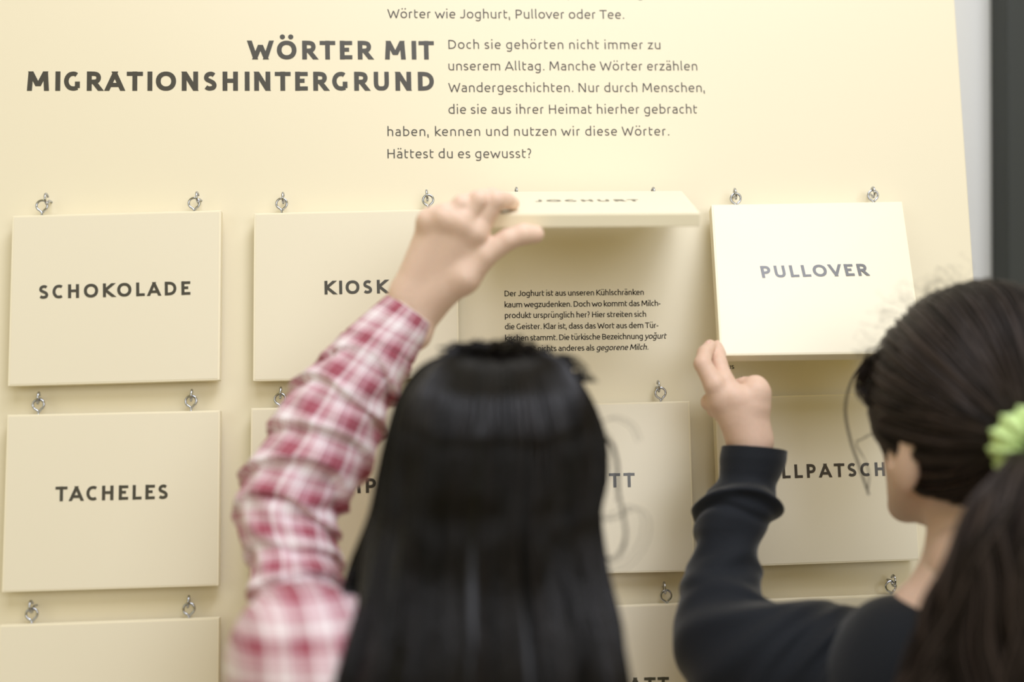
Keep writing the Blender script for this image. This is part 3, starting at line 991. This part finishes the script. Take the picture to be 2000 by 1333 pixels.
def mane(th, t, k=1.0):
    """th angle (0 = towards camera), t in 0..1 down the length"""
    c = np.stack([np.interp(t, mz, mc[:, i]) for i in range(3)], -1); e = np.stack([np.interp(t, mz, me_[:, i]) for i in range(3)], -1)
    w_ = np.linalg.norm(e, axis=-1, keepdims=True)
    back = np.array([M @ np.array([0, 0, 1.0])])
    dpt = np.interp(t, [0, .04, .10, .18, .3, .5, 1], [.38, .66, .88, .98, .94, .75, .45])[..., None]
    s, c_ = np.sin(th)[..., None], np.cos(th)[..., None]
    lump = 1 + .012 * np.sin(th * 7 + 3 * t * 5)[..., None] + .02 * np.sin(th * 3 + t * 6)[..., None] * t[..., None]
    return c + k * lump * (e * s + back * w_ * dpt * c_)
nt_, na = 70, 72
tt, aa = np.meshgrid(np.linspace(0, 1, nt_), np.linspace(0, 2 * np.pi, na, endpoint=False), indexing='ij')
Vm = mane(aa, tt, .965).reshape(-1, 3)
Fm = [(i * na + k, i * na + (k + 1) % na, (i + 1) * na + (k + 1) % na, (i + 1) * na + k) for i in range(nt_ - 1) for k in range(na)]
Vm = np.vstack([Vm, [topc]]); Fm += [(len(Vm) - 1, (k + 1) % na, k) for k in range(na)]
hair1 = mesh('hair', Vm, Fm, M_HAIR1, G1, smooth=True, tone=np.zeros(len(Vm)), label='long straight black hair falling down the back')
ns, ms = 3400, 32
th0 = RNG.uniform(-2.3, 2.3, ns); lock = np.round(th0 * 14) / 14
th0 = th0 * .55 + lock * .45
T_ = np.linspace(0, 1, ms)[None, :] ** 1.7 * RNG.uniform(.8, 1.0, ns)[:, None]
ph_ = RNG.uniform(0, 6.28, ns)[:, None]
TH = th0[:, None] + .05 * np.sin(T_ * 7 + ph_) * T_ + .10 * np.sin(T_ * 4 + 9 * np.round(th0 * 5)[:, None]) * T_
KR = RNG.uniform(.955, 1.02, ns)[:, None] + .035 * np.sin(12 * np.round(th0 * 6)[:, None] + 5 * T_) * np.minimum(1, T_ * 3) + .02 * np.sin(7.3 * np.round(th0 * 13)[:, None] + 9 * T_) * np.minimum(1, T_ * 2)
pth = mane(TH, T_, KR[..., None])
pth[:, 0] = topc + RNG.normal(0, 1, (ns, 3)) * [.014, .010, .003]
sv_, sf_, tn_ = strands(pth, .0009, .0006)
mesh('hair_strands', sv_, sf_, M_HAIR1, hair1, smooth=True, kind='stuff', tone=tn_)
# a hanging lock on the left, loose curls on the right, a tousled crown
lp = []
for i in range(260):
    j = RNG.normal(0, 1, 2)
    c = catmull([at(800 + j[0] * 8, 800, O1), at(757 + j[0] * 8, 930, O1), at(735 + j[0] * 7, 1010, O1), at(702 + j[0] * 8, 1100, O1), at(684 + j[0] * 8, 1160 + j[1] * 3, O1 + .02), at(690 + j[0] * 12, 1220, O1 + .03), at(700 + j[0] * 14, 1330, O1 + .04)], 5)
    lp.append(c + RNG.normal(0, .0006, 3) + unit(CAM - h1c) * RNG.normal(0, .006))
for i in range(200):
    j = RNG.normal(0, 1, 2)
    c = catmull([at(800 + j[0] * 8, 900, O1), at(770 + j[0] * 8, 970, O1), at(760, 1030, O1), at(752 + j[0] * 6, 1090, O1), at(745 + j[0] * 8, 1150, O1 + .01), at(742 + j[0] * 8, 1220, O1 + .02), at(740, 1330, O1 + .03)], 5)
    lp.append(c + unit(CAM - h1c) * RNG.normal(0, .006))
v1, f1_, t1 = strands(np.array(lp), .0008, .0006)
mesh('side_lock', v1, f1_, M_HAIR1, hair1, smooth=True, kind='stuff', tone=t1)
lp = []
def curl(pts, n, sp, r=.0):
    for i in range(n):
        j = RNG.normal(0, sp, 2)
        c = catmull([at(x + j[0], y + j[1], O1 + .0) for x, y in pts], 6)
        lp.append(np.stack([np.interp(np.linspace(0, 1, 40), np.linspace(0, 1, len(c)), c[:, k]) for k in range(3)], 1))
curl([(1165, 860), (1190, 862), (1205, 900), (1208, 960), (1216, 1000), (1222, 1050), (1208, 1085), (1188, 1092), (1168, 1070), (1160, 1030)], 6, 2.6)
curl([(1170, 850), (1185, 852), (1200, 880), (1206, 930), (1206, 980)], 4, 3)
curl([(1160, 1010), (1200, 1005), (1240, 990), (1262, 1015), (1255, 1060), (1225, 1100), (1190, 1115)], 2, 4)
curl([(1165, 830), (1200, 815), (1235, 830), (1250, 860)], 2, 4)
curl([(1165, 1015), (1182, 1018), (1205, 1012), (1225, 995)], 2, 3)
v1, f1_, t1 = strands(np.array(lp), .00032, .00026)
mesh('loose_curls', v1, f1_, M_HAIR1, hair1, smooth=True, kind='stuff', tone=t1)
lp = []
for (x, y, dx, dy, n) in ((985, 694, 12, -26, 34), (1012, 694, -10, -34, 38), (900, 700, 30, -22, 30), (1080, 715, 28, -20, 40), (1050, 700, 10, -16, 40), (945, 690, 18, -16, 60), (1110, 740, 22, -12, 30)):
    for i in range(n):
        j = RNG.normal(0, 5, 2)
        lp.append(catmull([at(x + j[0] * 2, y + 25, O1), at(x + j[0] * 1.6 + dx * .3, y + dy * .3, O1), at(x + dx * .7 + j[0], y + dy * .8 + j[1] * .5, O1), at(x + dx + j[0] * 1.8, y + dy * .75 + j[1], O1), at(x + dx * 1.8 + j[0] * 2, y + dy * .1 + 8, O1)], 5))
v1, f1_, t1 = strands(np.array(lp), .0007, .0005)
mesh('crown_wisps', v1, f1_, M_HAIR1, hair1, smooth=True, kind='stuff', tone=t1)

# ================================================================== girl two
O2 = .26
h2c = at(1893, 832, O2)
G2 = thing('person', 'person with brown ponytail, lime hair tie and black sweatshirt, tilting the PULLOVER board', 'person', (h2c[0], h2c[1], 0))
PHI = math.radians(14)
hfn2, hR2 = head_sdf(h2c, PHI, math.radians(10), .95)
sh2L = at(1765, 1318, .27); sh2R = at(2210, 1300, .33)
nk2 = h2c + hR2 @ np.array([0, -.028, -.07]); nb2 = at(1905, 1200, .29)
lo, hi = h2c - [.13, .14, .24], h2c + [.13, .14, .15]
m_head = nets(lambda P: smin(hfn2(P), smin(sd_cap(P, nk2, nb2, .044, .047), sd_cap(P, nb2, sh2L + (nb2 - sh2L) * .35 + [0, 0, .02], .047, .04), .03), .02), lo, hi, .0022)
torso2, legs2, shoes2 = standing(sh2L, sh2R, nb2, .80, (-.5, .86, 0))
wr2 = at(1464, 862, .112); el2 = at(1420, 1235, .17)
cap_core = torso2 + legs2 + [(nb2 + [0, 0, .04], nb2 - [0, 0, .04], .044, .055), (sh2L, at(1600, 1310, .215), .036, .030), (at(1600, 1310, .215), el2, .030, .024), (el2, at(1413, 1110, .145), .024, .019), (at(1413, 1110, .145), at(1455, 960, .121), .018, .015), (at(1455, 960, .121), wr2, .015, .015),
                             (sh2R, sh2R + [.04, 0, -.24], .040, .032), (sh2R + [.04, 0, -.24], sh2R + [.0, .1, -.42], .031, .020), (sh2R + [0, .1, -.42], sh2R + [0, .12, -.50], .025, .015)]
lo, hi = bounds(cap_core)
m_core = nets(lambda P: np.maximum(poly_union(P, cap_core, .02) + .003, .03 - P[:, 2]), lo, hi, .009)
w2a, w2b = hp(1459, 862, .112), hp(1469, 862, .112)
palm2 = [(hp(1464, 893, .113), w2a, .0150, .0170), (hp(1470, 893, .113), w2b, .0150, .0170),
         (w2a, hp(1408, 785, .118), .0180, .0115), (w2a, hp(1425, 775, .124), .0180, .0120), (w2b, hp(1448, 782, .124), .0190, .0130),
         (w2b, hp(1474, 775, .120), .0180, .0140), (hp(1474, 790, .12), hp(1479, 764, .122), .0145, .0115)]
g_mid = [(hp(1406, 780, .12), .0120), (hp(1396, 752, .124), .0108), (hp(1372, 711, .120), .0085), (hp(1377, 690, .110), .0076), (hp(1387, 676, .098), .0066)]
g_ind = [(hp(1430, 778, .122), .0120), (hp(1414, 748, .118), .0110), (hp(1405, 712, .108), .0080), (hp(1403, 692, .098), .0072), (hp(1402, 676, .088), .0062)]
g_thumb = [(hp(1477, 768, .122), .0120), (hp(1474, 756, .116), .0112), (hp(1455, 752, .108), .0080), (hp(1438, 754, .102), .0070)]
g_ring = [(hp(1402, 788, .114), .0110), (hp(1386, 786, .106), .0085), (hp(1392, 776, .088), .0075), (hp(1408, 782, .084), .0066)]
g_pink = [(hp(1408, 800, .108), .0105), (hp(1396, 800, .098), .0080), (hp(1404, 792, .084), .0068), (hp(1416, 796, .082), .0060)]
m_hand = hand_mesh(palm2, [g_mid, g_ind, g_thumb, g_ring, g_pink], kf=.007)
v, f = join(m_core, m_head, m_hand)
mesh('body', v, f, M_SKIN2, G2, smooth=True)
nc = hp(1384, 676, .1045)
nv, nf = nets(lambda P: sd_ell(P, nc, (.0040, .0022, .0055)), nc - .009, nc + .009, .0009)
mesh('finger_nail', nv, nf, M_NAIL, G2, smooth=True)
for s in (-1, 1):
    e = h2c + hR2 @ (np.array([s * .031, .084, .004]) * .95)
    bmv, bmf = nets(lambda P: np.linalg.norm(P - e, axis=1) - .0115, e - .014, e + .014, .003)
    mesh('eye', bmv, bmf, M_EYEW, G2, smooth=True)
build_lower(G2, torso2, legs2, shoes2, M_BLACK, 'sweatshirt', infl=.010,
            extra=[(sh2R, sh2R + [.04, 0, -.24], .045, .038), (sh2R + [.04, 0, -.24], sh2R + [.0, .1, -.42], .038, .028)])
rows2 = [((1411, 872), (1536, 884), .113), ((1407, 895), (1533, 908), .114), ((1407, 915), (1524, 930), .116), ((1403, 938), (1514, 952), .118),
         ((1380, 962), (1514, 984), .120), ((1358, 1000), (1508, 1018), .124), ((1354, 1035), (1490, 1052), .130), ((1360, 1062), (1480, 1078), .136),
         ((1350, 1100), (1480, 1120), .142), ((1336, 1145), (1484, 1158), .150), ((1325, 1190), (1505, 1190), .160), ((1322, 1250), (1555, 1186), .170),
         ((1345, 1330), (1600, 1178), .180), ((1430, 1410), (1648, 1188), .195), ((1540, 1440), (1700, 1198), .215), ((1640, 1440), (1752, 1192), .24), ((1740, 1430), (1800, 1192), .262)]
FOLD2 = [(.018, .5, -.006, .0045), (.060, 1.0, .0085, .0065), (.078, .9, -.004, .006), (.150, 1.3, .0035, .009), (.128, 1.1, .0028, .008), (.172, 1.5, .0045, .009), (.198, 1.8, .005, .010), (.225, 2., .0045, .010), (.255, 2.0, .0055, .009), (.282, 2, .006, .009), (.312, 2, .005, .009), (.338, 2, .004, .010)]


def folds2(s, ph, u):
    r = 0
    for k, (s0, fr, amp, wd) in enumerate(FOLD2):
        if k == 0: continue
        q = (s - s0 + .010 * fr * math.cos(ph) * .8 + .006 * math.sin(2 * ph + k * 1.7)) / wd
        r += amp * (1.5 if k > 2 else 1.15) * math.exp(-q * q) * (.65 + .35 * math.sin(ph + 1.3 * k))
    if s < .042:
        r += .0004 * math.sin(ph * 60) * (1 if s > .004 else 0)
    wr = .0010 * math.sin(ph * 4 + s * 70 + 2 * math.sin(s * 50)) if s > .05 else 0
    return r + wr


sv, sf, suv, sl2 = sleeve(rows2, 300, 120, folds2, .88)
print('sleeve lengths', sl, sl2)
sl_o = mesh('sleeve', sv, sf, M_BLACK, G2, smooth=True, uv=suv)
lv, lf = cuff_lining(rows2, sv, 120)
mesh('cuff_lining', lv, lf, M_BLACK, sl_o, smooth=True)

# hair cap of girl two
HC = np.array([0, -.014, .028]); HR_ = np.array([.090, .108, .103])
def hthr(y):
    return np.interp(y, [-1, -.75, -.35, -.05, .25, .5, .8, 1], [-.66, -.60, -.34, -.06, -.14, -.28, -.22, -.16])
def hdir(d, k=1.0):
    return h2c + (hR2 @ (HC + d * HR_ * k))
nu, nv_ = 90, 48
vv, ff = [], []
for j in range(nv_ + 1):
    for i in range(nu):
        a = 2 * math.pi * i / nu; y = math.cos(a)
        # find lowest z for this azimuth
        zmin = hthr(y * .98)
        z = 1 - (1 - zmin) * (j / nv_)
        rr = math.sqrt(max(0, 1 - z * z)); d = np.array([math.sin(a) * rr, y * rr, z])
        k = .985 if j < nv_ - 2 else (.95 if j < nv_ else .84)
        vv.append(hdir(d, k))
for j in range(nv_):
    for i in range(nu):
        ff.append((j * nu + i, (j + 1) * nu + i, (j + 1) * nu + (i + 1) % nu, j * nu + (i + 1) % nu))
hair2 = mesh('hair', vv, ff, M_HAIR2, G2, smooth=True, tone=np.full(len(vv), .15), label='dark brown hair pulled back into a ponytail')
tie_p = at(2014, 872, O2 + .118)
dt = hR2.T @ (tie_p - h2c) - HC; dt = unit(dt / HR_)
ns, ms = 2600, 22
paths = []
while len(paths) < ns:
    a = RNG.uniform(0, 2 * math.pi); y = math.cos(a)
    zm = hthr(y); z = zm if RNG.random() < .55 else RNG.uniform(zm, .98)
    rr = math.sqrt(max(0, 1 - z * z)); d0 = np.array([math.sin(a) * rr, y * rr, z])
    om = math.acos(np.clip(d0 @ dt, -1, 1))
    if om < .15 or om > 2.9: continue
    t = np.linspace(0, 1, ms)[:, None]
    sl_ = (np.sin((1 - t) * om) * d0 + np.sin(t * om) * dt) / math.sin(om)
    # hair sweeps up over the ears and sags a little between
    sl_ = sl_ + np.array([0, 0, .10]) * np.sin(t * math.pi) * (d0[2] < .2)
    sl_ /= np.linalg.norm(sl_, axis=1)[:, None]
    lk_ = math.floor(a * 9)
    k = 1.0 + RNG.uniform(-.012, .012) + .022 * math.sin(lk_ * 2.3) * np.sin(t * math.pi) + .006 * np.sin(t * 14 + lk_)
    k[0] = .93
    paths.append(h2c + (HC + sl_ * HR_ * k) @ hR2.T)
sv_, sf_, tn_ = strands(np.array(paths), .0009, .0008)
mesh('hair_strands', sv_, sf_, M_HAIR2, hair2, smooth=True, kind='stuff', tone=tn_)
# flyaway frizz round the hair line and a loose wisp in front of the face
lp = []
for i in range(70):
    a = RNG.uniform(.15, 2.6)      # angle on the outline, seen from the camera
    cx, cy, rx, ry = 1885, 750, 195, 200
    x0, y0 = cx - rx * math.cos(a * .62), cy - ry * math.sin(a * .62)
    dx, dy = -math.cos(a * .62 - .4), -math.sin(a * .62 - .4)
    L_ = RNG.uniform(8, 38)
    j = RNG.normal(0, 9, 6)
    lp.append(catmull([at(x0 - dx * 12, y0 - dy * 12, O2), at(x0 + dx * L_ * .3, y0 + dy * L_ * .3, O2), at(x0 + dx * L_ * .7 + j[0], y0 + dy * L_ * .7 + j[1], O2 + j[4] * .0008),
                       at(x0 + dx * L_ + j[2], y0 + dy * L_ + j[3], O2), at(x0 + dx * L_ * .9 + j[2] * 1.5 + 10, y0 + dy * L_ * .8 + j[3] * 1.5, O2)], 5))
v1, f1_, t1 = strands(np.array(lp), .00012, .00008)
mesh('frizz', v1, f1_, M_HAIR2, hair2, smooth=True, kind='stuff', tone=t1)
lp = []
for i in range(60):
    j = RNG.normal(0, 8, 3)
    lp.append(catmull([at(1735, 690 + j[2], O2), at(1702 + j[0] * .7, 702 + j[1], O2 - .01), at(1686 + j[0], 735 + j[1], O2 - .02), at(1688 + j[0], 768 + j[1], O2 - .02), at(1728 + j[0] * .5, 800 + j[1] * 1.5, O2)], 6))
v1, f1_, t1 = strands(np.array(lp), .0005, .0004)
mesh('fringe_tuft', v1, f1_, M_HAIR2, hair2, smooth=True, kind='stuff', tone=t1)
lp = []
for i in range(7):
    j = RNG.normal(0, 2.2, 2)
    lp.append(catmull([at(1690, 700, O2 - .06), at(1662 + j[0], 745, O2 - .06), at(1650 + j[0], 800 + j[1], O2 - .06), at(1660 + j[0], 860, O2 - .06), at(1675 + j[0], 905, O2 - .06), at(1694 + j[0] * .6, 960, O2 - .06), at(1697, 968, O2 - .06)], 6))
for i in range(4):
    j = RNG.normal(0, 2, 2)
    lp.append(catmull([at(1712, 850, O2 - .06), at(1700, 850 + j[0], O2 - .06), at(1685 + j[0], 858, O2 - .06), at(1672, 868 + j[1], O2 - .06), at(1690, 900, O2 - .06), at(1698 + j[0], 930, O2 - .06), at(1694, 966, O2 - .06)], 6))
v1, f1_, t1 = strands(np.array(lp), .00022, .0002)
mesh('face_wisp', v1, f1_, M_HAIR2, hair2, smooth=True, kind='stuff', tone=t1)
# ponytail
ns, ms = 1500, 30
cl = [(2000, 875, O2 + .118), (2012, 900, O2 + .15), (1990, 960, O2 + .165), (1968, 1040, O2 + .165), (1962, 1130, O2 + .16), (1962, 1230, O2 + .15), (1960, 1330, O2 + .14), (1955, 1450, O2 + .13)]
wd = [22, 40, 70, 100, 122, 150, 180, 195]
CL = np.array([at(*c) for c in cl]); ccl = catmull(CL, 5)
wcl = np.interp(np.linspace(0, 7, len(ccl)), range(8), wd) / 2450
sx = M @ np.array([1.0, 0, 0]); sz = M @ np.array([0, 0, 1.0])
paths = []
for i in range(ns):
    a = RNG.uniform(0, 2 * math.pi); r = RNG.random() ** .4
    lk_ = round(a * 3.5)
    tt_ = np.linspace(0, 1, len(ccl))
    wv = .16 * np.sin(tt_ * 9 + lk_ * 1.9) * tt_ + .05 * np.sin(tt_ * 21 + lk_)
    ang = a + .35 * np.sin(tt_ * 5 + lk_)
    x = (r * np.sin(ang) + wv) * wcl; z = (r * np.cos(ang)) * wcl * .45
    paths.append(ccl + x[:, None] * sx + z[:, None] * sz + RNG.normal(0, .0008, 3))
sv_, sf_, tn_ = strands(np.array(paths), .0010, .0008)
mesh('ponytail', sv_, sf_, M_HAIR2, hair2, smooth=True, kind='stuff', tone=np.clip(tn_ * 1.3, 0, 1))
# scrunchie
ax = unit(at(2012, 900, O2 + .15) - at(1996, 868, O2 + .108)); e1 = unit(np.cross(ax, [0, 0, 1])); e2 = np.cross(ax, e1)
vv, ff = [], []; n1, n2 = 96, 20
tc = at(2016, 872, O2 + .130)
for i in range(n1):
    a = 2 * math.pi * i / n1
    for k in range(n2):
        b = 2 * math.pi * k / n2
        r = .0125 + .0022 * math.sin(13 * a + 1.5 * math.sin(b)) + .0012 * math.sin(29 * a + b)
        vv.append(tc + (e1 * math.cos(a) + e2 * math.sin(a)) * (.019 + r * math.cos(b)) + ax * r * 1.05 * math.sin(b))
for i in range(n1):
    for k in range(n2):
        ff.append((i * n2 + k, i * n2 + (k + 1) % n2, ((i + 1) % n1) * n2 + (k + 1) % n2, ((i + 1) % n1) * n2 + k))
mesh('hair_tie', vv, ff, M_TIE, hair2, smooth=True, label='lime green ruffled hair tie')
